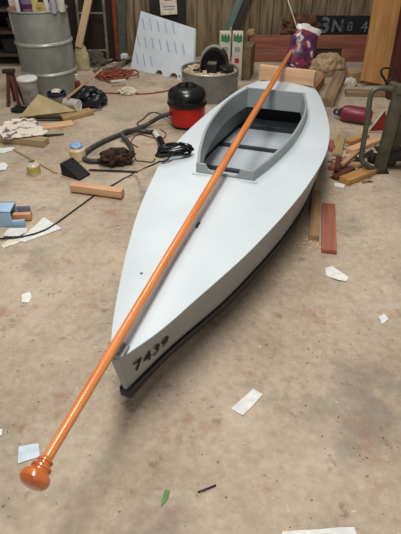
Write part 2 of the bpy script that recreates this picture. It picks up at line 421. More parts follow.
# printed bag over the pole tip
def bag_mat():
    m = bpy.data.materials.new('printed_bag'); m.use_nodes = True; nt = m.node_tree; N = nt.nodes; L = nt.links; b = N['Principled BSDF']; b.inputs['Roughness'].default_value = .35
    tc = N.new('ShaderNodeTexCoord'); vo = N.new('ShaderNodeTexVoronoi'); vo.inputs['Scale'].default_value = 26; L.new(tc.outputs['Object'], vo.inputs['Vector'])
    cr = N.new('ShaderNodeValToRGB'); cr.color_ramp.interpolation = 'CONSTANT'; e = cr.color_ramp.elements
    e[0].color = rgb((70,26,62)); e[1].color = rgb((116,34,44)); e[1].position = .3
    for p, c in ((.5, (48,30,36)), (.62, (86,32,74)), (.80, (176,150,158)), (.9, (76,26,60))):
        q = e.new(p); q.color = rgb(c)
    L.new(vo.outputs['Color'], cr.inputs['Fac'])
    sp = N.new('ShaderNodeSeparateXYZ'); L.new(tc.outputs['Object'], sp.inputs[0])
    mr = N.new('ShaderNodeMath'); mr.operation = 'GREATER_THAN'; mr.inputs[1].default_value = .33; L.new(sp.outputs['Z'], mr.inputs[0])
    mx = N.new('ShaderNodeMix'); mx.data_type = 'RGBA'; L.new(mr.outputs[0], mx.inputs[0]); L.new(cr.outputs['Color'], mx.inputs[6]); mx.inputs[7].default_value = rgb((196,188,186))
    L.new(mx.outputs[2], b.inputs['Base Color']); return m
b0 = atY(296, 69, 4.42); b1 = atY(309, 27, 4.62); bd = b1-b0; bL = bd.length
bm = new(); ns, na = 26, 36; rows = []
for i in range(ns+1):
    t = i/ns; w = .122-.01*t; th = .075-.02*t
    if t > .8: th *= 1-(t-.8)*2.5
    if t < .06: w *= .8; th *= .7
    row = []
    for k in range(na):
        a = 2*pi*k/na; q = 1+.20*noise.fractal(V((cos(a)*1.6, sin(a)*1.6, t*4)), 1, 2, 3)
        row.append(bm.verts.new((cos(a)*w*q, sin(a)*th*q, t*bL+.02*noise.noise(V((a, t, 3))))))
    rows.append(row)
for a, b in zip(rows, rows[1:]):
    for k in range(na): bm.faces.new((a[k], a[(k+1) % na], b[(k+1) % na], b[k]))
bm.faces.new(list(reversed(rows[0]))); bm.faces.new(rows[-1])
bag = link('plastic_bag', bm, bag_mat()); tag(bag, 'purple and red printed plastic bag with white top over the far pole end', 'bag')
zz = bd.normalized(); xx = V((1, .1, 0)); xx = (xx-zz*xx.dot(zz)).normalized(); yy = zz.cross(xx)
mm = M((xx, yy, zz)).transposed().to_4x4(); mm.translation = b0; bag.matrix_basis = mm

# coil of cable on deck with its tail across the floor
bm = new(); ctr = at(175, 157, .41); pts = []
for k in range(70):
    a = k*.62; q = 1+.12*sin(k*1.7)
    pts.append(V((ctr.x+.085*q*cos(a)+.02*sin(k*.9), ctr.y+.03*q*sin(a), .41+.010+.0009*k+.010*abs(sin(k*2.1)))))
pts = [V((p.x, p.y-.2*(p.x-ctr.x)*-1.2, p.z)) for p in pts]
tail = [at(166, 161, .412), at(160, 161.5, .408), at(152, 165, .398), at(145, 168, .33), at(139, 171, .12), at(132, 174, .012), at(110, 186.5, .008), at(97, 193.5, .008), at(70, 213, .008), at(50, 227, .010), at(38, 232.5, .010), at(25, 236, .012), at(10, 238, .012), at(-25, 240, .008)]
tube(bm, smooth_pts(pts+tail, 5), .0075, 7, rf=lambda t, i: .008 if i < 345 else .0052)
tag(link('power_cable', bm, blackp), 'black coiled cable on the canoe deck with its tail across the floor', 'cable')

# ------------------------------------------------------------------ red and black vacuum cleaner
vc = V((-.122, 4.20, 0))
vac = thing('vacuum_cleaner', 'round red and black tub vacuum cleaner beside the canoe', 'vacuum cleaner', vc)
bm = new(); lathe(bm, [(0, .022), (.140, .022), (.152, .03), (.158, .06), (.166, .19), (.166, .205), (0, .205)], 40); link('tub', bm, redp, vac)
bm = new(); lathe(bm, [(.160, .2), (.178, .202), (.181, .212), (.178, .226), (.160, .228), (0, .228)], 40); link('rim_band', bm, dkmet, vac)
bm = new(); lathe(bm, [(.168, .226), (.174, .25), (.172, .29), (.155, .325), (.115, .348), (.06, .355), (0, .356)], 40); link('lid_dome', bm, blackp, vac)
bm = new(); lathe(bm, [(.014, .352), (.014, .372), (.018, .378), (.016, .390), (0, .393)], 16); link('lid_knob', bm, blackp, vac)
bm = new(); tube(bm, smooth_pts([(-.10, .01, .33), (-.06, .0, .372), (0, 0, .382), (.06, 0, .372), (.10, -.01, .33)], 6), .010, 8); link('handle', bm, blackp, vac)
for a in (225, 315, 90):
    q = V((.135*cos(R(a)), .135*sin(R(a)), .02)); bm = new(); lathe(bm, [(0, -.014), (.018, -.014), (.020, -.008), (.020, .008), (.018, .014), (0, .014)], 16, mtx=M.Translation(q) @ M.Rotation(pi/2, 4, 'Y')); link('caster', bm, blackp, vac)
hz = lambda x, y, h: at(x, y, h)-vc
hp = [V((-.155, -.06, .13)), hz(160, 117, .10), hz(148, 124, .035), hz(135, 129.5, .022), hz(120, 134.5, .022), hz(104, 141, .022), hz(90, 149, .022), hz(83.5, 156, .022), hz(88, 160.5, .022), hz(100, 161, .022), hz(115, 160, .020), hz(127, 157.5, .022), hz(132, 150, .022), hz(127, 141, .024), hz(122, 134, .062), hz(131, 130.5, .052), hz(142, 131, .024), hz(152, 132, .022)]
sp = smooth_pts(hp, 14)
bm = new(); tube(bm, sp, .02, 10, rf=lambda t, i: .0205 if i % 2 else .0185); link('hose', bm, hosem, vac, ang=60)
e0, e1, e2 = hz(155, 133, .024), hz(159.5, 139, .03), hz(163, 146.5, .03)
bm = new(); tube(bm, [sp[-1], e0, e0.lerp(e1, .3)], .021, 12); link('hose_cuff', bm, blackp, vac)
bm = new(); tube(bm, [e0.lerp(e1, .0), e1], .024, 14); o = link('wand_collar', bm, whitep, vac); o['label'] = 'white collar near the nozzle'
bm = new(); tube(bm, [e1, e1.lerp(e2, .5), e2], .029, 16); link('nozzle', bm, blackp, vac)
bm = new(); tube(bm, smooth_pts([V((-.15, .02, .05)), hz(158, 113, .008), hz(150, 113, .008), hz(143, 119, .008), hz(137, 124, .008), hz(146, 127.5, .008)], 6), .005, 6); link('mains_lead', bm, blackp, vac)
bm = new(); tube(bm, smooth_pts([at(138, 147, .006), at(131, 142, .006), at(139, 134.5, .006), at(160, 139, .006), at(166, 134, .006), at(160, 129, .006)], 6), .0045, 6)
tag(link('thin_flex', bm, rust), 'thin brown flex looping on the floor beside the black vacuum nozzle', 'cable')
bm = new(); tube(bm, smooth_pts([at(134, 152, .006), at(136, 160, .006), at(142, 161, .006), at(152, 162, .006), at(155, 158.5, .006)], 6), .0045, 6)
tag(link('thin_flex', bm, hosem), 'thin dark flex curling towards the coiled cable beside the canoe', 'cable')

# ------------------------------------------------------------------ left floor clutter
beam('timber_offcut', at(72.5, 189.5, .014), at(123, 196.5, .014), .062, .05, pine, 'pale pine offcut lying on the floor across the black cable', 'timber offcut', bev=.002)
# black wedge
pw = at(74, 178.5); bm = new()
prism(bm, [(-.085, 0), (.095, 0), (.095, .013), (.05, .04), (-.068, .105), (-.085, .092)], -.058, .058, M.Rotation(pi/2, 4, 'X'))
for k in range(6): box(bm, -.06+.022*k, -.05+.022*k, -.06, .06, .100-.0135*k-.017, .108-.0133*k-.007, .001)
tag(link('rubber_wedge', bm, mattbk, loc=(pw.x, pw.y+.06, 0), rot=(0, 0, R(-32))), 'black ridged rubber wedge beside the cream jar with blue lid', 'wedge')
# cream jar lying with blue cloth
pj = at(77, 162.5)
jar = thing('paint_jar', 'round cream jar with crumpled blue lid on the floor by the hose', 'jar', (pj.x, pj.y+.06, 0), R(10))
bm = new(); lathe(bm, [(0, 0), (.052, 0), (.06, .008), (.064, .05), (.06, .085), (.045, .1), (.045, .108)], 28); link('jar_body', bm, mat('cream_jar', (222,204,166), (200,176,130), 10, .4), jar)
bm = new(); lump(bm, .05, .045, .02, .4, 3.5, 3, 4); bmesh.ops.translate(bm, verts=bm.verts, vec=(0, 0, .106)); link('lid', bm, mat('bright_blue_plastic', (64,118,176), (150,186,214), 9, .5), jar)
# rag and bar
pr_ = at(117, 167)
bm = new(); lump(bm, .125, .075, .07, .38, 2.6, 5, 2); tag(link('rag', bm, brnrag, loc=(pr_.x, pr_.y+.05, .028), rot=(0, 0, R(12))), 'dark brown crumpled rag on the floor by the hose', 'rag')
beam('flat_bar', at(89, 170.5), at(138, 172.5), .028, .008, dkmet, 'thin grey flat bar on the floor in front of the brown rag', 'bar')
# glass jar with yellow liquid
pg = at(33, 176)
gj = thing('glass_jar', 'small clear jar of yellow liquid standing on the floor', 'jar', (pg.x, pg.y+.045, 0), R(8))
bm = new(); lathe(bm, [(0, .0), (.042, .0), (.046, .006), (.046, .07), (.030, .086), (.026, .1), (.029, .1), (.034, .088), (.049, .072), (.049, .004), (.044, -.0), ], 24, cap=False); link('glass', bm, mat('milky_plastic', (214,206,186), (190,180,150), 6, .3), gj)
bm = new(); lathe(bm, [(0, .012), (.0495, .012), (.0500, .062), (0, .062)], 24); o = link('liquid', bm, yellow, gj); o['label'] = 'yellow liquid'
beam('thin_stick', at(14, 150.5), at(57, 174), .014, .012, tanwd, 'thin wooden stick lying beside the yellow jar', 'stick')
floor_sheet('paper_scrap', [(-3, 149), (15, 147.5), (12, 151), (4, 153.5), (-4, 153)], paperw, 'pale scrap of paper at the left edge near the thin stick end', 'paper', seed=3)
floor_sheet('paper_scrap', [(-4, 166), (5, 163), (9, 166), (6, 170), (-4, 173)], paperw, 'white rounded paper scrap at left edge of floor, left of yellow jar', 'paper', seed=5, wav=.01)
# crumpled printed paper over a board
beam('plank', at(-8, 139.5), at(47, 145.5), .10, .055, olivwd, 'short olive plank under the crumpled printed paper', 'plank')
pp = [at(x, y, .07) for x, y in ((2, 124), (14, 119), (33, 119), (44, 127), (48, 133), (30, 136), (4, 138.5), (-2, 131))]; c = sum(pp, V())/8
bm = sheet_poly([((p.x-c.x)*1.02, (p.y-c.y)*1.02) for p in pp], .003, .017, 7, 9)
tag(link('crumpled_paper', bm, printw, loc=(c.x, c.y, .058)), 'large crumpled printed white paper lying over the olive plank', 'paper')
beam('wood_splinter', at(44, 136.5), at(64, 135), .045, .012, darkwd, 'dark splinter of wood right of the crumpled printed paper', 'wood piece', taper=.4)
# ply triangle, boards
q0, q1, q2 = at(21, 119), at(68, 117), None
bm = new(); prism(bm, [(0, 0), (.54, 0), (.20, .215)], -.012, .012)
o = link('plywood_triangle', bm, mat('pale_olive_ply', (178,160,116), (156,138,98), 6, .8)); tag(o, 'pale olive plywood triangle leaning by the steel drum', 'plywood piece')
a_, b_ = at(20, 119, .004), at(66, 114, .03); xx = (b_-a_).normalized(); yy = V((-.05, .72, .69)); yy = (yy-xx*yy.dot(xx)).normalized(); zz = xx.cross(yy)
mm = M((xx, yy, zz)).transposed().to_4x4(); mm.translation = a_+V((0, 0, .013)); o.matrix_basis = mm
beam('board', at(62, 121), at(92, 113.5), .10, .045, tanwd, 'pale board end in front of the lying paint tin', 'board')
beam('board', at(40, 128.5), at(73, 124), .12, .018, pine, 'thin flat pale board between the crumpled paper and board end', 'board')
beam('dark_batten', at(36, 118.5, .02), at(62, 118.5, .02), .05, .025, darkwd, 'dark batten lying in front of the plywood triangle', 'batten')
# blue carton with a wood piece in it
pb_ = at(14, 227)
cart = thing('blue_card_box', 'open pale blue card box lying at the left edge', 'box', (pb_.x, pb_.y, 0), R(3))
bm = new(); prism(bm, [(-.20, .0), (0, 0), (0, .11), (-.05, .118), (-.20, .10)], -.006, .0, M.Rotation(pi/2, 4, 'X') ); box(bm, -.20, 0, 0, .13, 0, .006); box(bm, -.20, 0, .124, .13, 0, .11); box(bm, -.2, -.194, 0, .13, 0, .11); box(bm, -.2, 0, 0, .13, .104, .110)
link('carton', bm, bluecd, cart)
bm = new(); box(bm, 0, .075, -.012, .004, .002, .05, .001, M.Rotation(R(6), 4, 'Z')); link('front_flap', bm, bluecd, cart)
bm = new(); box(bm, 0, .085, .128, .134, .002, .075, .001); link('back_flap', bm, mauve, cart)
beam('wood_offcut', (pb_.x-.03, pb_.y+.075, .008), (pb_.x+.092, pb_.y+.083, .008), .035, .045, mat('orange_offcut', (214,156,116), (196,132,92), 9, .7), 'orange wood offcut sticking out of the blue card box', 'timber offcut')
floor_sheet('paper_sheet', [(44, 217.5), (62, 229), (24, 242.5), (18, 240), (28, 233)], paperw, 'large white paper sheet beside the blue card box under the cable', 'paper', seed=12)
floor_sheet('paper_card', [(8, 229), (27, 228.5), (27, 233), (18, 236.5), (3, 237)], mat('grey_white_card', (214,214,210), (196,196,194), 20, .7), 'small whitish card in front of the blue card box', 'paper', h=.006, seed=15)
floor_sheet('paper_sheet', [(14, 236.5), (25, 236.5), (26, 240.5), (4, 248.5), (1, 246)], creamp, 'cream folded paper strip nearest the camera below the blue box', 'paper', seed=18, h=.0)

# loose scraps in the foreground
floor_sheet('paper_scrap', [(325, 269), (332, 266.5), (349, 278), (346, 282), (338, 281), (326, 276)], paperw, 'white torn paper scrap below the reddish plank', 'paper', seed=21)
floor_sheet('paper_strip', [(253, 389.5), (263, 395), (243, 416), (231, 409)], paperw, 'white oblong paper strip on the floor right of the bow', 'paper', seed=24)
floor_sheet('paper_card', [(19, 447), (39, 444), (40, 457), (18, 464)], mat('pale_blue_paper', (204,212,216), (180,196,206), 24, .7), 'pale bluish card on the floor behind the pole knob', 'paper', seed=27)
floor_sheet('paper_scrap', [(22, 295), (30, 292.5), (32, 297), (29, 303), (22, 303)], paperw, 'tiny white scrap alone on the bare floor left of canoe', 'paper', seed=30)
floor_sheet('paper_sheet', [(282, 532), (354, 527.5), (360, 545), (280, 550)], paperw, 'white paper sheet cut by the bottom edge', 'paper', seed=33)
floor_sheet('paper_scrap', [(378, 318), (384, 314.5), (388, 320), (382, 325)], paperw, 'small white crumpled scrap on the bare floor far right', 'paper', seed=36, wav=.012)
floor_sheet('paper_scrap', [(-3, 428), (3, 430), (2, 436), (-4, 437)], paperw, 'white scrap at the lower left edge', 'paper', seed=39)
floor_sheet('green_leaf', [(165, 490), (170, 491), (168, 499), (161, 507), (161, 504)], leafm, 'narrow green leaf on the foreground floor', 'leaf', seed=42, wav=.004)
bm = new(); tube(bm, smooth_pts([at(198, 492, .004), at(206, 489, .007), at(216, 485, .004)], 4), .0032, 6); tag(link('twig', bm, darkwd), 'short dark twig right of the green leaf', 'twig')
# wood flakes and chips on the floor
bm = new()
def flake(x, y, sz):
    a = random.random()*6.3; z = .001; th = sz*.12
    P = [(x+sz*cos(a+t)*k, y+sz*sin(a+t)*k*.6) for t, k in ((0, 1), (1.8, .5+random.random()*.4), (3.1, 1), (4.6, .5+random.random()*.4))]
    prism(bm, P, z, z+.001+th)
for _ in range(300):
    y = .5+random.random()**1.2*5; x = random.uniform(-1, 1)*(.5+y*.42); flake(x, y, random.uniform(.002, .006))
tag(link('floor_flakes', bm, mat('brown_flakes', (132,102,78), (104,76,56), 60, .9)), 'scattered small brown wood flakes over the concrete floor', 'debris', kind='stuff')
bm = new()
for _ in range(170):
    y = .5+random.random()**1.2*5; x = random.uniform(-1, 1)*(.5+y*.42); flake(x, y, random.uniform(.0025, .006))
for _ in range(60):
    q = at(random.gauss(312, 7), random.gauss(243, 6)); flake(q.x, q.y, random.uniform(.005, .015))
tag(link('pale_flakes', bm, mat('pale_flakes', (226,196,156), (200,168,124), 60, .9)), 'scattered pale wood shavings over the concrete floor', 'debris', kind='stuff')

# ------------------------------------------------------------------ steel drum and things on it
dc = V((-1.635, 5.24, 0)); DR, DH = .283, .81
drum = thing('steel_drum', 'tall grey steel drum with two bright ribs', 'drum', dc)
bm = new(); lathe(bm, [(0, .0), (DR-.004, 0), (DR, .01), (DR, DH-.015), (DR-.004, DH-.005), (DR-.02, DH-.02), (0, DH-.02)], 56); link('drum_body', bm, galv, drum)
for z in (.228, .512):
    bm = new(); lathe(bm, [(DR-.002, z-.02), (DR+.008, z-.014), (DR+.014, z), (DR+.008, z+.014), (DR-.002, z+.02)], 56, cap=False); o = link('drum_rib', bm, galvl, drum); o['label'] = 'bright rolled rib'
bm = new(); pr2 = [(DR+.004+.008*cos(a), DH-.004+.008*sin(a)) for a in [2*pi*k/10 for k in range(11)]]; lathe(bm, pr2, 56, cap=False); link('rim', bm, galv, drum)
bm = new(); lathe(bm, [(DR+.0015, .60), (DR+.0015, .785)], 10, cap=False, a0=R(197), a1=R(216))
r = bmesh.ops.extrude_face_region(bm, geom=bm.faces[:])
for v in [g for g in r['geom'] if isinstance(g, bmesh.types.BMVert)]: v.co.x *= 1.006; v.co.y *= 1.006
o = link('drum_label', bm, clothw, drum); o['label'] = 'torn pale paper label'
DZ = DH-.02
def on_drum(px, Y): return V((atY(px, 6, Y).x, Y, DZ))
def carton(name, px, Y, w, d_, h, m, label, band=None, cat='carton', rz=0):
    p = on_drum(px, Y); t = thing(name, label, cat, p, rz)
    bm = new(); box(bm, -w/2, w/2, -d_/2, d_/2, 0, h, .003); link('box_body', bm, m, t)
    if band: bm = new(); box(bm, -w/2-.001, w/2+.001, -d_/2-.001, d_/2+.001, h*.3, h*.62, .001); link('label_band', bm, band, t)
    return t
carton('carton', 13, 5.08, .055, .06, .20, mat('pink_card', (176,120,110), (150,96,86), 10, .6), 'pinkish carton leftmost on the drum top', clothw, rz=R(10))
carton('carton', 27, 5.05, .075, .06, .13, mat('mauve_card', (132,110,140), (110,88,120), 10, .6), 'squat mauve carton on the drum top beside the yellow tape roll', purpl)
carton('carton', 33, 5.19, .10, .06, .22, mat('cream_card', (222,206,150), (204,184,120), 10, .6), 'tall cream carton behind the tape roll on the drum top')
def bottle(px, Y, r_, h, m, cap, label):
    p = on_drum(px, Y); t = thing('bottle', label, 'bottle', p)
    bm = new(); lathe(bm, [(0, 0), (r_*.95, 0), (r_, .005), (r_, h*.7), (r_*.8, h*.8), (r_*.4, h*.86), (r_*.4, h*.9)], 20); link('bottle_body', bm, m, t)
    bm = new(); lathe(bm, [(r_*.45, h*.88), (r_*.45, h), (0, h)], 16); link('bottle_cap', bm, cap, t)
    return t
bottle(17.5, 5.05, .022, .22, whitep, navy, 'white bottle on the drum top right of the pinkish carton')
bottle(22, 5.06, .022, .18, navy, blackp, 'dark blue bottle on the drum top left of the mauve carton')
bottle(46.5, 5.05, .024, .2, whitep, redp, 'white bottle on the drum top right of the tape roll')
bottle(53, 5.05, .026, .22, mat('lilac_plastic', (178,170,186), (156,148,166), 8, .4), whitep, 'pale lilac bottle on the drum top beside the white can')
p = on_drum(40, 5.04)
bm = new(); lathe(bm, [(.022, -.024), (.046, -.024), (.046, .024), (.022, .024), (.022, -.024)], 28, cap=False, mtx=M.Translation((0, 0, .046)) @ M.Rotation(pi/2, 4, 'X')); tag(link('tape_roll', bm, mat('yellow_tape', (200,172,84), (176,146,60), 8, .5), loc=p, rot=(0, 0, R(8))), 'yellow tape roll standing on its edge on the drum top', 'tape')
p = on_drum(60.5, 5.14)
can = thing('spray_can', 'silvery white can rightmost on the drum top', 'can', p)
bm = new(); lathe(bm, [(0, 0), (.04, 0), (.042, .006), (.042, .17), (.03, .19), (.018, .195)], 24); link('can_body', bm, mat('silver_white', (206,206,196), (170,170,160), 6, .4), can)
bm = new(); lathe(bm, [(.022, .192), (.022, .225), (.018, .23), (0, .23)], 20); link('can_cap', bm, whitep, can)

# things around the foot of the drum
pt = at(31, 112)
tub = thing('plastic_tub', 'white plastic tub with wide lid in front of the steel drum', 'tub', (pt.x, pt.y+.09, 0))
bm = new(); lathe(bm, [(0, 0), (.07, 0), (.075, .008), (.085, .28), (0, .28)], 30); link('tub_body', bm, mat('grey_white_tub', (186,182,176), (120,112,106), 7, .5), tub)
bm = new(); lathe(bm, [(.085, .277), (.098, .281), (.1, .295), (.092, .305), (0, .305)], 30); link('tub_lid', bm, whitep, tub)
def tin(px, py, r_, h, body, lid, label):
    p = at(px, py); t = thing('paint_tin', label, 'paint tin', (p.x, p.y+r_, 0))
    bm = new(); lathe(bm, [(0, 0), (r_, 0), (r_, h), (0, h)], 30); link('tin_body', bm, body, t)
    bm = new(); lathe(bm, [(r_*1.0, h-.022), (r_*1.06, h-.02), (r_*1.06, h+.008), (r_*.9, h+.01), (r_*.88, h), (0, h)], 30); link('tin_lid', bm, lid, t)
    return t
t = tin(57, 111, .09, .15, tinm, navy, 'paint tin with navy lid and white cloth on top, before the drum')
bm = new(); lump(bm, .05, .04, .02, .4, 4, 3, 6); tag(link('cloth_scrap', bm, clothw, loc=(t.location.x, t.location.y, .158)), 'white cloth scrap lying on the navy paint tin lid', 'cloth')
# tin on its side
p = at(77, 112); tn = thing('paint_tin', 'paint tin lying on its side with pale end facing right', 'paint tin', (p.x-.05, p.y+.05, 0), R(-25))
RX = M.Translation((0, 0, .058)) @ M.Rotation(pi/2, 4, 'Y')
bm = new(); lathe(bm, [(0, -.075), (.058, -.075), (.058, .07), (0, .07)], 28, mtx=RX); link('tin_body', bm, mat('tin_brown_label', (150,128,104), (190,184,176), 8, .5), tn)
bm = new(); lathe(bm, [(.056, .066), (.0575, .078), (.05, .08), (.047, .074), (0, .074)], 28, mtx=RX); link('tin_end', bm, whitep, tn)
# black bag with a stick on it
p = at(83, 110.5); bm = new(); lump(bm, .17, .13, .125, .30, 2.4, 4, 17)
bg = tag(link('rubbish_bag', bm, mat('black_polythene', (24,25,30), (16,17,20), 10, .35), loc=(p.x+.04, p.y+.16, 0)), 'black polythene bag slumped on the floor by the steel drum', 'bag')
beam('stirring_stick', V((p.x-.13, p.y-.02, .125)), V((p.x+.17, p.y+.36, .29)), .022, .014, tanwd, 'pale stick lying across the black polythene bag', 'stick')
p = at(75, 97.5); bt = thing('bottle', 'small red and white bottle standing between drum and black bag', 'bottle', (p.x+.03, p.y+.08, 0))
bm = new(); lathe(bm, [(0, 0), (.03, 0), (.032, .006), (.032, .12), (.018, .15), (.014, .16)], 20); link('bottle_body', bm, mat('dark_red_plastic', (110,40,36), (84,26,24), 8, .5), bt)
bm = new(); lathe(bm, [(.016, .155), (.018, .16), (.018, .215), (0, .22)], 16); link('bottle_cap', bm, whitep, bt)
# brown folding trestle
p = at(14, 108); tr = thing('folding_trestle', 'small red brown wooden trestle left of the white tub', 'trestle', (p.x, p.y+.08, 0), R(10))
for (x0, y0, x1, y1) in ((-.075, -.04, -.01, .02), (.035, -.05, .01, .02), (.085, .0, .02, .03), (-.03, .13, -.005, .03)):
    beam('leg', (x0, y0, 0), (x1, y1, .315), .035, .022, brnwd, parent=tr, up=V((0, 1, 0)))
bm = new(); box(bm, -.06, .06, -.005, .055, .312, .345, .006); link('top_block', bm, darkwd, tr)
bm = new(); lump(bm, .08, .06, .035, .4, 4, 3, 12); tag(link('black_cloth', bm, mattbk, loc=(at(19, 112).x, at(19, 112).y+.02, 0)), 'small black cloth heap at the foot of the red brown trestle', 'cloth')

# ------------------------------------------------------------------ back left: shelves, ladder, posts
sh = thing('shelf_rack', 'dark wooden shelf rack behind the steel drum', 'shelves', (-2.5, 6.42, 0))
for x_ in (-.75, .60):
    for y_ in (-.2, .2): beam('upright', (x_, y_, 0), (x_, y_, 1.9), .05, .05, darkwd, parent=sh, up=V((0, 1, 0)))
for z in (.12, .38, .62, 1.0, 1.4):
    bm = new(); box(bm, -.78, .63, -.23, .22, z, z+.025, .002); link('shelf', bm, wood('shelf_edge_wood', (80,62,48), (52,40,30)) if z < .7 else darkwd, sh)
bm = new(); box(bm, -.78, .63, .225, .235, 0, 1.9); link('back_panel', bm, darkwd, sh)
for i, (x_, w, h, z, m_, lb) in enumerate(((-2.95, .3, .18, .145, darkwd, 'dark crate low on the shelf rack at the left edge'), (-2.3, .34, .17, .145, mattbk, 'black box low on the shelf rack behind the drum'), (-2.75, .4, .16, .405, mattbk, 'black box on the middle shelf left of the drum'), (-2.2, .3, .15, .405, darkwd, 'dark box on the middle shelf behind the drum'), (-2.6, .34, .2, .645, mattbk, 'black box on the upper shelf behind the drum'))):
    t = thing('storage_box', lb, 'box', (x_, 6.38, z)); bm = new(); box(bm, -w/2, w/2, -.14, .14, 0, h-.02, .006); link('box_body', bm, m_, t)
    bm = new(); box(bm, -w/2-.005, w/2+.005, -.145, .145, h-.03, h, .004); link('box_lid', bm, m_, t)
# dark panels along the wall
def leaner(name, x, w, y0, y1, h, th, m, label, cat='board', dx=0):
    return beam(name, V((x, y0, 0)), V((x+dx, y1, h)), w, th, m, label, cat, up=V((0, -1, .0)))
leaner('dark_board', -1.42, .62, 6.60, 6.665, 1.9, .018, darkwd, 'wide dark board added for the shade behind the ladder')  # added dark sheet, stands in for the shade at the wall
leaner('dark_board', -.42, .46, 6.58, 6.665, 1.3, .02, mat('black_brown_board', (40,34,28), (26,22,18), 8, .8), 'dark board on the wall carrying the notice', dx=.01)
# notice on the dark board
nt_ = thing('notice', 'white paper notice with red print on the dark board', 'notice', (0, 0, 0))
c0 = atY(168.5, 7, 6.565); nt_.location = c0; nt_.rotation_euler = (R(-3.5), R(-3), 0)
bm = new(); box(bm, -.105, .105, -.002, .0, -.085, .19); link('sheet', bm, creamp, nt_)
for k, (w, z, m_) in enumerate(((.12, .15, redpr), (.14, .11, redpr), (.10, .07, redpr), (.15, .0, mauve), (.13, -.03, mauve))):
    bm = new(); box(bm, -w/2+.005, w/2+.005, -.003, -.0015, z, z+(.022 if k < 3 else .010)); link('print_line', bm, m_, nt_)
# ladder
ld = thing('ladder', 'grey metal ladder leaning against the back wall', 'ladder', (-1.37, 6.42, 0))
for x_ in (-.165, .165): beam('stile', (x_, 0, 0), (x_+.05, .20, 2.2), .03, .055, aluz, parent=ld, up=V((0, -1, 0)))
for k in range(5):
    z = .146+.42*k; bm = new(); tube(bm, [(-.165+.0227*z, .0909*z-.03, z), (.165+.0227*z, .0909*z-.03, z)], .014, 10); link('rung', bm, aluz, ld)
# timber post standing in a block
p = at(82, 72); po = thing('timber_post', 'pale timber post leaning from a tan concrete foot by the drum', 'post', (p.x, p.y+.1, 0))
bm = new(); lump(bm, .085, .075, .19, .12, 4, 4, 3)
for v in bm.verts: v.co.z = max(0, v.co.z)*1.15
link('concrete_foot', bm, concm, po)
a_ = atY(79, 47, p.y+.08)-po.location; b_ = atY(89, 0, p.y+.2)-po.location; b_ = a_+(b_-a_)*2.6
beam('post', a_, b_, .08, .06, wood('pale_post_wood', (204,174,134), (180,150,112)), parent=po, up=V((0, -1, 0)))
# pipes and planks left of the white board
bm = new(); b0_ = atY(116.5, 48, 6.45); tube(bm, [V((b0_.x, 6.45, 0)), V((b0_.x+.05, 6.54, 1.9))], .033, 14); tag(link('rust_pipe', bm, rust), 'rust red pipe standing against the wall left of the grey green board', 'pipe')
leaner('grey_board', at(123, 52).x+.07, .09, 6.36, 6.62, 1.5, .02, tealp, 'narrow grey green board leaning on the wall behind the white sheet', dx=.12)
bm = new(); tube(bm, smooth_pts([at(93, 70, .02), at(100, 69, .03), at(112, 67, .05), at(122, 63, .05), at(133, 57, .04), at(142, 53, .04)], 6), .022, 10); tag(link('grey_pipe', bm, aluz), 'grey pipe curving along the floor before the ladder', 'pipe')
bm = new(); tube(bm, smooth_pts([at(100, 64, .02), at(110, 62, .03), at(115, 60, .06), at(121, 61, .06), at(132, 61, .04), at(139, 61, .02)], 6), .015, 10); tag(link('bent_pipe', bm, dkmet), 'dark bent pipe on the floor behind the grey pipe', 'pipe')
bm = new(); lump(bm, .055, .05, .05, .3, 3, 3, 8); tag(link('white_bundle', bm, whitep, loc=at(124, 58, .06)), 'small white bundle on the pipes by the white sheet', 'bundle')
bm = new(); lump(bm, .12, .09, .13, .3, 3, 4, 15); q = at(99, 60); tag(link('grey_sack', bm, mat('grey_sack', (90,84,72), (62,58,48), 10, .9), loc=(q.x+.02, 6.24, 0)), 'dim grey sack at the foot of the ladder', 'sack')
# orange cable heap
bm = new(); c0 = at(114, 79); pts = []
for k in range(64):
    a = k*.78; q = .12+.07*sin(k*.53)+.05*sin(k*1.9)
    pts.append(V((c0.x+1.25*q*cos(a)+.05*sin(k*.21), c0.y+.10+q*1.2*sin(a), .012+.010*(k % 7)*.6)))
tube(bm, smooth_pts(pts, 4), .009, 7); tag(link('extension_cable', bm, orangec), 'tangled orange extension cable heap left of the white sheet', 'cable')
beam('white_tube', at(111, 82.5, .05), at(126, 81, .05), .03, .02, whitep, 'white strip lying on the orange cable heap', 'strip')
bm = new(); lump(bm, .10, .065, .05, .3, 3, 4, 21); tag(link('white_cloth', bm, clothw, loc=at(128, 94)), 'crumpled white cloth on the floor before the orange cable', 'cloth')
bm = new(); tube(bm, smooth_pts([at(80, 94.5, .008), at(105, 93, .008), at(140, 94, .008), at(166, 91, .008), at(178, 86, .008)], 6), .008, 7); tag(link('thin_lead', bm, orangec), 'thin orange lead running along the floor towards the zinc tub', 'cable')
beam('putty_knife', at(90, 112), at(102, 110), .035, .006, aluz, 'small flat metal blade on the floor right of the board end', 'blade')

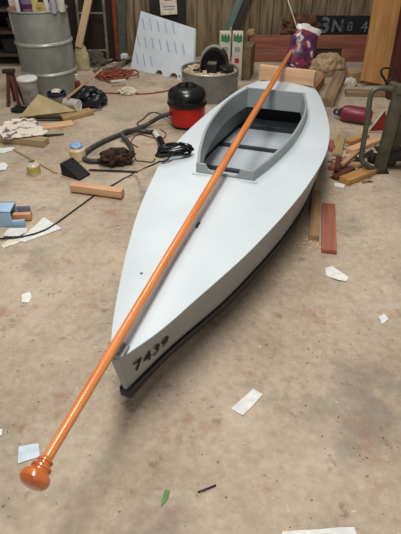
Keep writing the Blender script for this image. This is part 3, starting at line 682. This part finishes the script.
# ------------------------------------------------------------------ white sheet with blue marks and two notches
A_ = at(130.5, 68.5); B_ = at(193, 82.5); W_ = (B_-A_).length
best = None; xh = (B_-A_).normalized(); pb2 = V((-xh.y, xh.x, 0))
def proj(p):
    z = p.y*cos(PITCH)-(p.z-CAM_H)*sin(PITCH); u = p.y*sin(PITCH)+(p.z-CAM_H)*cos(PITCH); return 200.5+FPX*p.x/z, 267-FPX*u/z
for i in range(0, 120):
    for j in range(20, 120):
        q = A_+pb2*(i*.005)+V((0, 0, j*.01)); x_, y_ = proj(q); e = (x_-141)**2+(y_-11)**2
        if best is None or e < best[0]: best = (e, i*.005, j*.01)
lean, hh = best[1], best[2]; SH = hypot(lean, hh)
yv = (pb2*lean+V((0, 0, hh))).normalized(); zv = xh.cross(yv)
fs = thing('insulation_sheet', 'large white sheet with rows of blue marks leaning near the wall', 'sheet', A_)
mm = M((xh, yv, zv)).transposed().to_4x4(); mm.translation = A_; fs.matrix_basis = mm
def notch(c, r_): return [(c+r_*cos(a), r_*.9*sin(a)) for a in [pi*(1-k/10) for k in range(11)]]
bm = new(); rr_ = ray(195, 28.5); t_ = (A_-V((0, 0, CAM_H))).dot(zv)/rr_.dot(zv); qq = V((0, 0, CAM_H))+rr_*t_-A_; TRu, TRv = qq.dot(xh), qq.dot(yv)
bm = new(); poly = [(0, 0)]+notch(.47*W_, .06)+notch(.70*W_, .065)+[(W_, 0), (TRu, TRv), (0, SH)]
poly = poly[::1]; prism(bm, poly, -.03, 0); link('panel', bm, foamb, fs)
for r_ in range(4):
    for c_ in range(9):
        x0, y0 = .06+c_*.118-(r_ % 2)*.03, .07+r_*.20
        if x0 > min(W_, TRu)-.06 or y0+.1 > SH+(TRv-SH)*x0/TRu-.03 or (y0 < .08 and .3*W_ < x0 < .8*W_): continue
        bm = new(); prism(bm, [(x0+.04, y0), (x0+.06, y0), (x0-.005, y0+.12), (x0-.025, y0+.12)], 0, .0012); link('blue_mark', bm, bluep, fs)

# ------------------------------------------------------------------ zinc tub with black hood, cartons
tc_ = V((.10, 5.06, 0)); TR = .30; TH = .28
zt = thing('zinc_tub', 'round grey metal tub filled with shavings behind the vacuum', 'tub', tc_)
bm = new(); lathe(bm, [(0, 0), (TR-.01, 0), (TR-.008, .01), (TR, TH), (TR-.008, TH), (TR-.016, .015), (0, .015)], 56); link('tub_body', bm, zinc, zt)
bm = new(); lathe(bm, [(TR-.002+.009*cos(a), TH+.009*sin(a)) for a in [2*pi*k/10 for k in range(11)]], 56, cap=False); link('tub_rim', bm, galvl, zt)
for a in (200, 340):
    q = V(((TR+.004)*cos(R(a)), (TR+.004)*sin(R(a)), TH-.06)); tq = V((-sin(R(a)), cos(R(a)), 0)); oq = V((cos(R(a)), sin(R(a)), 0))
    bm = new(); tube(bm, smooth_pts([q-tq*.06, q-tq*.055+oq*.025, q+tq*.055+oq*.025, q+tq*.06], 5), .006, 8); link('side_handle', bm, galv, zt)
bm = new(); lathe(bm, [(0, .016), (TR-.02, .016), (TR-.012, TH-.035), (TR-.1, TH-.02), (0, TH-.005)], 40)
for _ in range(320):
    a = random.random()*6.3; q = (TR-.05)*math.sqrt(random.random()); s_ = random.uniform(.012, .03)
    m_ = M.Translation((q*cos(a), q*sin(a), TH-.018+.012*(1-q/TR))) @ M.Rotation(random.random()*6.3, 4, 'Z') @ M.Rotation(random.uniform(-.6, .6), 4, 'X')
    box(bm, -s_, s_, -s_*.4, s_*.4, 0, .004, 0, m_)
tag(link('wood_shavings', bm, mat('pale_shavings', (206,190,168), (160,140,116), 40, .9), loc=tc_), 'pale shavings filling the round zinc tub', 'shavings', kind='stuff')
hd = thing('machine_hood', 'black domed machine with grey top band sitting in the zinc tub', 'machine', V((.15, 5.06, TH-.012)), R(-12))
hw_ = .135
arc = [(hw_*cos(a), .19*sin(a)**.85+.02) for a in [pi*k/18 for k in range(19)]]
bm = new(); prism(bm, [(hw_, 0)]+arc+[(-hw_, 0)], -.09, .09, M.Rotation(pi/2, 4, 'X')); link('dome', bm, blackp, hd)
bm = new(); tube(bm, [(x_*1.06, -.02, z*1.08+.0) for x_, z in arc[6:]], .017, 8); o = link('top_band', bm, mat('grey_band', (150,146,138), (120,116,108), 8, .5), hd); o['label'] = 'pale grey curved band'
bm = new(); box(bm, -.055, .045, -.165, -.085, .0, .085, .006); link('motor_block', bm, dkmet, hd)
bm = new(); box(bm, -.05, .04, -.16, -.09, .082, .10, .004); o = link('motor_cap', bm, aluz, hd)
bm = new(); box(bm, .09, .20, -.06, .03, 0, .05, .01); link('side_lever', bm, blackp, hd)
bm = new(); tube(bm, smooth_pts([(-.14, -.05, .02), (-.18, -.09, .01), (-.2, -.12, .015), (-.1, -.15, .012)], 5), .008, 7); link('flex', bm, blackp, hd)
bm = new(); lump(bm, .06, .05, .05, .5, 4, 3, 9); bmesh.ops.translate(bm, verts=bm.verts, vec=(.135, -.10, 0)); link('gear_lump', bm, dkmet, hd)
for px, lb, rz in ((224.5, 'white carton with green print left of its twin behind the tub', R(6)), (237, 'white carton with green print and red square, right of its twin', R(-3))):
    Y = 5.62; p = V((atY(px, 55, Y).x, Y, 0)); t = thing('printed_carton', lb, 'carton', p, rz, 'white cartons behind the zinc tub'); H_ = .52
    bm = new(); box(bm, -.058, .058, -.045, .045, 0, H_, .003); link('box_body', bm, mat('carton_white', (212,206,190), (190,184,166), 10, .6), t)
    bm = new(); prism(bm, [(-.05, .43), (-.05, .485), (-.036, .51), (-.02, .475), (0, .513), (.016, .475), (.034, .505), (.05, .47), (.05, .43), (.02, .415), (-.02, .425)], .0452, .0468, M.Rotation(pi/2, 4, 'X')); link('green_print', bm, greenp, t)
    bm = new(); box(bm, -.032, .032, -.047, -.0452, .32, .37); link('grey_print', bm, mat('grey_print', (160,172,160), None, 8, .6), t)
    if px > 230: bm = new(); box(bm, -.025, .025, -.047, -.0452, .20, .25); link('red_print', bm, redpr, t)
beam('carton_batten', V((atY(230.8, 50, 5.6).x, 5.68, 0)), V((atY(230.8, 50, 5.6).x, 5.75, .54)), .022, .02, tanwd, 'brown batten standing between the two white cartons', 'batten', up=V((0, -1, 0)))
bm = new(); qx = atY(249, 58, 5.7).x
box(bm, -.05, .05, -.16, .16, 0, .36, .01); tag(link('brown_crate', bm, mat('olive_brown_crate', (122,104,74), (92,76,52), 7, .8), loc=(qx, 5.76, 0), rot=(0, 0, R(-14))), 'brown wooden box right of the white cartons', 'box')
a_ = atY(228, 28, 6.44); b_ = atY(239.5, 0, 6.53); dd_ = (b_-a_)/(b_.z-a_.z); a_ = a_-dd_*a_.z
beam('teal_board', a_, a_+dd_*1.1, .085, .02, mat('teal_board', (92,112,104), (70,88,82), 7, .8, stretch=(.4,4,4)), 'teal green board leaning diagonally on the back wall', 'board', up=V((0, -1, 0)))
beam('dark_strip', a_+V((.09, .03, 0)), a_+dd_*1.1+V((.09, .03, 0)), .09, .02, darkwd, 'dark board leaning right beside the teal board on the wall', 'board', up=V((0, -1, 0)))
bm = new(); qx = atY(243, 20, 6.6).x; tube(bm, [V((qx, 6.655, 0)), V((qx, 6.655, 2.2))], .007, 7); tag(link('wall_pipe', bm, aluz), 'thin vertical pipe on the back wall beside the teal board', 'pipe')

# ------------------------------------------------------------------ back right
x0_, x1_ = atY(250, 50, 6.4).x, atY(374, 50, 6.4).x
zt_ = atY(300, 34, 6.5).z
mb = thing('mahogany_board', 'long red brown wooden board on edge along the back wall', 'board', V(((x0_+x1_)/2, 6.42, 0)))
hl = (x1_-x0_)/2; tilt = M.Rotation(R(-12), 4, 'X')
bm = new(); box(bm, -hl, hl, 0, .03, zt_*.50, zt_, .003, tilt); link('top_rail', bm, mahog, mb)
nx0, nx1 = atY(311, 50, 6.4).x-mb.location.x, atY(343, 50, 6.4).x-mb.location.x
bm = new(); box(bm, -hl, nx0, 0, .03, 0, zt_*.50, .003, tilt); link('lower_panel', bm, mahog, mb)
bm = new(); box(bm, nx1, hl, 0, .03, 0, zt_*.50, .003, tilt); link('lower_panel', bm, mahog, mb)
bm = new(); box(bm, nx0, nx1, .02, .03, 0, zt_*.50, .0, tilt); link('recess', bm, darkwd, mb)
ytop = 6.42+zt_*sin(R(12))
# black board with chalk letters
cx0, cx1 = atY(316, 25, ytop).x, atY(372, 25, ytop).x
kz = zt_*cos(R(12))+.002
kb = thing('black_sign', 'black board with white chalk characters on top of the red brown board', 'sign', V(((cx0+cx1)/2, ytop+.012, kz)))
kh = atY(340, 16, ytop).z-kz
bm = new(); box(bm, -(cx1-cx0)/2, (cx1-cx0)/2, 0, .022, 0, kh, .002); link('board', bm, mattbk, kb)
chalk = mat('white_chalk', (122,128,138), (64,68,76), 30, .9)
def txt(s, size, loc, parent, m, name, bold=.002, ex=.0006):
    cu = bpy.data.curves.new(name, 'FONT'); cu.body = s; cu.size = size; cu.extrude = ex; cu.offset = bold
    o = bpy.data.objects.new('tmp', cu); C.objects.link(o); me = bpy.data.meshes.new_from_object(o.evaluated_get(bpy.context.evaluated_depsgraph_get())); bpy.data.objects.remove(o)
    o = bpy.data.objects.new(name, me); C.objects.link(o); me.materials.append(m); o.parent = parent; o.location = loc; o.rotation_euler = (pi/2, 0, 0); return o
bw = cx1-cx0
txt('3', kh*1.15, (-bw/2+.06, -.002, kh*.12), kb, chalk, 'chalk_character', .006)
txt('N', kh*.95, (-bw/2+.20, -.002, kh*.14), kb, chalk, 'chalk_character', .004)
txt('i', kh*.8, (-bw/2+.325, -.002, kh*.14), kb, chalk, 'chalk_character')
txt('8', kh*.7, (-bw/2+.40, -.002, kh*.2), kb, chalk, 'chalk_character', .0)
txt('4', kh*.8, (-bw/2+.58, -.002, kh*.16), kb, chalk, 'chalk_character')
# brown bundle behind bag
q = atY(304, 26, 6.5); bm = new(); lump(bm, .24, .09, .17, .5, 3.2, 4, 31); tag(link('brown_bundle', bm, mat('brown_canvas', (110,76,50), (64,42,28), 9, .9, bump=.5), loc=(q.x, 6.56, kz-.03)), 'crumpled brown canvas bundle on the red brown board behind the bag', 'bundle')
bm = new(); tube(bm, [atY(298, 31, 6.36), atY(284, -12, 6.60)], .008, 7); o = link('white_rod', bm, clothw); tag(o, 'thin pale rod leaning on the wall behind the printed bag', 'rod')
q = atY(252, 40, 6.38); bm = new(); lump(bm, .05, .04, .05, .3, 3, 3, 3)
tag(link('pale_knot', bm, sackm, loc=(q.x-.01, 6.5, zt_*.97)), 'small pale lump on the left end of the red brown board', 'lump')
# hessian sack
q = at(329, 80); bm = new(); lump(bm, .22, .16, .165, .16, 2.2, 5, 41)
tag(link('hessian_sack', bm, sackm, loc=(q.x+.03, q.y+.26, 0)), 'tan crumpled sack standing behind the canoe stern', 'sack')
# grey board lying, other boards
p0 = at(327, 107); p1 = at(340, 78)
beam('grey_plank', p0, p1+V((0, 0, .0)), .125, .085, grywd, 'thick grey plank lying behind the canoe stern towards the sack', 'plank')
beam('wedge_offcut', at(311, 96), at(322, 84), .09, .10, mat('orange_brown_offcut', (176,122,82), (146,96,60), 8, .7), 'orange brown offcut between pine block and thick grey plank', 'timber offcut', taper=.5)
beam('long_batten', at(345, 95), at(392, 96), .11, .05, grywd, 'long weathered batten lying in front of the leaning yellow plank', 'batten')
beam('upper_batten', at(348, 83), at(366, 81), .10, .12, tanwd, 'short tan timber lying behind the long weathered batten', 'timber')
bm = new(); lump(bm, .07, .06, .06, .3, 3, 3, 51); q = at(352, 88); tag(link('pale_stone', bm, clothw, loc=(q.x, q.y+.1, 0)), 'pale rounded lump left of the leaning yellow plank', 'stone')
# leaning yellow plank
pl0 = at(381.5, 91); o = beam('wide_plank', V((pl0.x, 5.42, .012)), V((pl0.x+.30, 6.62, 2.15)), .41, .04, pinex, 'wide yellow pine plank leaning on the wall at right', 'plank', up=V((.1, -1, 0)))
beam('red_post', V((2.035, 5.02, 0)), V((2.035, 5.30, 1.8)), .13, .12, dkred, 'dark red painted post standing at the right edge', 'post', up=V((0, -1, 0)))
# fender
f0, f1 = at(341, 112.5, .075), at(372, 117, .075)
fd = thing('boat_fender', 'burgundy inflatable boat fender with navy end on the floor', 'fender', V((f0.x, f0.y, 0))); fm = frame(V((0, 0, .075)), f1-f0+V((0, 0, .075))); fl = (f1-f0).length
bm = new(); lathe(bm, [(0, .0), (.04, .0), (.062, .015), (.075, .05), (.076, fl-.05), (.062, fl-.015), (.04, fl), (0, fl)], 30, mtx=M.Rotation(pi/2, 4, 'Y')); o = link('fender_body', bm, maroon, fd); o.matrix_basis = fm
bm = new(); lathe(bm, [(.0, -.02), (.036, -.02), (.044, .002), (.05, .008)], 20, mtx=M.Rotation(pi/2, 4, 'Y')); lathe(bm, [(.022+.011*cos(a), .011*sin(a)) for a in [2*pi*k/10 for k in range(11)]], 20, cap=False, mtx=M.Translation((-.04, 0, 0)) @ M.Rotation(pi/2, 4, 'X')); o = link('eye_end', bm, navy, fd); o.matrix_basis = fm
# offcuts heap beside the canoe
OC = [((343, 184), (371, 173), .085, .045, pinex, 'orange pine offcut nearest in the heap by the steel stand', 0),
      ((349, 153), (379, 141), .075, .035, pine, 'long pale pine offcut at the back of the heap', 0),
      ((336, 157), (341, 138), .07, .03, tanwd, 'short tan offcut lying lengthways at the left of the heap', .0),
      ((331, 171), (347, 161), .06, .035, redwd, 'reddish brown offcut close to the canoe side in the heap', 0),
      ((352, 165), (372, 152), .028, .02, darkwd, 'thin dark stick across the heap of offcuts', .0),
      ((334, 180), (352, 170), .05, .028, brnwd, 'dark brown offcut behind the nearest orange one', 0),
      ((345, 166), (362, 167), .05, .03, tanwd, 'small tan block in the middle of the heap', .0),
      ((336, 175), (338, 163), .045, .03, brnwd, 'dark brown block standing lengthways beside the canoe in the heap', .03),
      ((350, 175), (362, 172), .05, .022, darkwd, 'dark slat half under the nearest orange offcut', 0),
      ((347, 148), (366, 141), .05, .03, pinex, 'yellow pine offcut on top of the long pale one', .035),
      ((341, 171), (356, 158), .035, .025, tanwd, 'narrow tan lath across the middle of the heap', .04),
      ((332, 152), (330, 143), .05, .03, redwd, 'short reddish block between canoe and tan offcut', 0)]
for (a, b, w, t_, m_, lb, z) in OC: beam('timber_offcut', at(*a)+V((0, 0, z)), at(*b)+V((0, 0, z)), w, t_, m_, lb, 'timber offcut', bev=.002, group='offcuts heaped beside the canoe')
floor_sheet('paper_scrap', [(334, 183), (345, 185), (343, 188.5), (335, 187)], paperw, 'white scrap by the nearest orange offcut of the heap', 'paper', seed=61)

bm = new()
for _ in range(70):
    q = at(random.uniform(330, 372), random.uniform(146, 184)); flake(q.x, q.y, random.uniform(.012, .035))
tag(link('wood_chips', bm, mat('dark_wood_chips', (132,94,62), (60,40,28), 30, .9)), 'dark and tan wood chips strewn under the heap of offcuts', 'debris', kind='stuff')
# grey-green steel stand
st = thing('steel_stand', 'grey green steel stand with bent tube at the right edge', 'stand', V((0, 0, 0)))
pf = at(379, 173); SY = pf.y+.03; st.location = (pf.x, SY, 0)
def L_(x, y, dY=0): return atY(x, y, SY+dY)-st.location
top = L_(391, 92)
bm = new(); box(bm, -.03, .045, -.03, .03, 0, top.z, .004); link('post', bm, greenm, st)
bm = new(); box(bm, .10, .16, .08, .13, 0, top.z-.02, .004); link('post', bm, greenm, st)
for x_, y_ in ((.62, 0), (.62, .14)):
    bm = new(); box(bm, x_-.025, x_+.035, y_-.03, y_+.03, 0, top.z, .004); link('post', bm, greenm, st)
bm = new(); box(bm, -.03, .66, -.04, .02, top.z-.005, top.z+.055, .006); link('top_rail', bm, greenm, st)
for x_ in (-.02, .6): bm = new(); box(bm, x_, x_+.05, 0, .16, top.z-.005, top.z+.03, .006); link('side_rail', bm, greenm, st)
zl = .09
bm = new(); box(bm, .02, .62, -.02, .02, zl, zl+.04, .004); link('lower_rail', bm, dkmet, st)
bm = new(); box(bm, -.01, .63, .0, .17, zl+.03, zl+.042, .003); link('shelf_plate', bm, dkmet, st)
bm = new(); box(bm, -.045, .07, -.05, .05, 0, .012, .003); link('foot_plate', bm, dkmet, st)
tb = [L_(392, 89, -.02), L_(381, 88, -.02), L_(373, 91, -.02), L_(370, 99, -.02), L_(367, 122, -.03), L_(362, 152, -.04), L_(362, 160, -.05), L_(366, 165, -.06), V((-.02, -.04, .02))]
tb = [V((v.x, v.y, max(v.z, .022))) for v in tb]
bm = new(); tube(bm, smooth_pts(tb, 6), .019, 10); link('bent_tube', bm, greenm, st)
hdl = [L_(386, 88), L_(386, 82), L_(382, 75), L_(381.5, 70.5), L_(385, 68), L_(393, 69), L_(396, 71), L_(393, 77), L_(388, 81.5), L_(386.5, 87)]
bm = new(); tube(bm, smooth_pts(hdl, 6), .0075, 8); o = link('wire_loop', bm, dkmet, st); o['label'] = 'dark iron wire loop on top'
bm = new(); lump(bm, .05, .045, .05, .3, 4, 3, 71); tag(link('iron_clamp', bm, dkmet, loc=at(373, 162)), 'dark iron clamp lump on the floor beside the steel stand foot', 'clamp')
# red warning triangle
rt = thing('warning_triangle', 'red warning triangle standing behind the bent tube of the stand', 'triangle', at(381, 134)+V((0, .05, 0)), R(8))
bm = new(); prism(bm, [(-.105, .01), (.105, .01), (0, .19)], -.006, .006, M.Rotation(pi/2, 4, 'X')); link('red_face', bm, mat('dull_red', (150,34,36), (124,26,28), 8, .5), rt)
bm = new(); 
for a, b in (((-.11, .0), (.11, .0)), ((.11, .0), (0, .195)), ((0, .195), (-.11, .0))):
    tube(bm, [V((a[0], -.004, a[1]+.007)), V((b[0], -.004, b[1]+.007))], .006, 8)
link('edge_frame', bm, clothw, rt)

# ------------------------------------------------------------------ light
def area(name, loc, rot, sx, sy, power, col=(1, 1, 1)):
    l = bpy.data.lights.new(name, 'AREA'); l.shape = 'RECTANGLE'; l.size = sx; l.size_y = sy; l.energy = power; l.color = col
    o = bpy.data.objects.new(name, l); C.objects.link(o); o.location = loc; o.rotation_euler = rot; return o
area('skylight_and_fill', (-.15, 1.35, 4.2), (0, 0, 0), .7, 2.6, 175, (1, .985, .96))  # main roof skylight above the canoe
area('skylight_and_fill', (-.5, 5.0, 4.2), (0, 0, 0), .9, 2.2, 75, (1, .97, .92))  # fill lamp added to brighten the back, no skylight known there
area('doorway_daylight', (0, -3.0, 1.9), (R(78), 0, 0), 3.6, 2.6, 24, (1, .98, .95))
w = bpy.data.worlds.new('world'); SC.world = w; w.use_nodes = True
w.node_tree.nodes['Background'].inputs[0].default_value = (1, .98, .95, 1); w.node_tree.nodes['Background'].inputs[1].default_value = .2
SC.view_settings.view_transform = 'Standard'; SC.view_settings.look = 'None'; SC.view_settings.gamma = 1; SC.view_settings.exposure = 0
SC.view_settings.use_curve_mapping = False
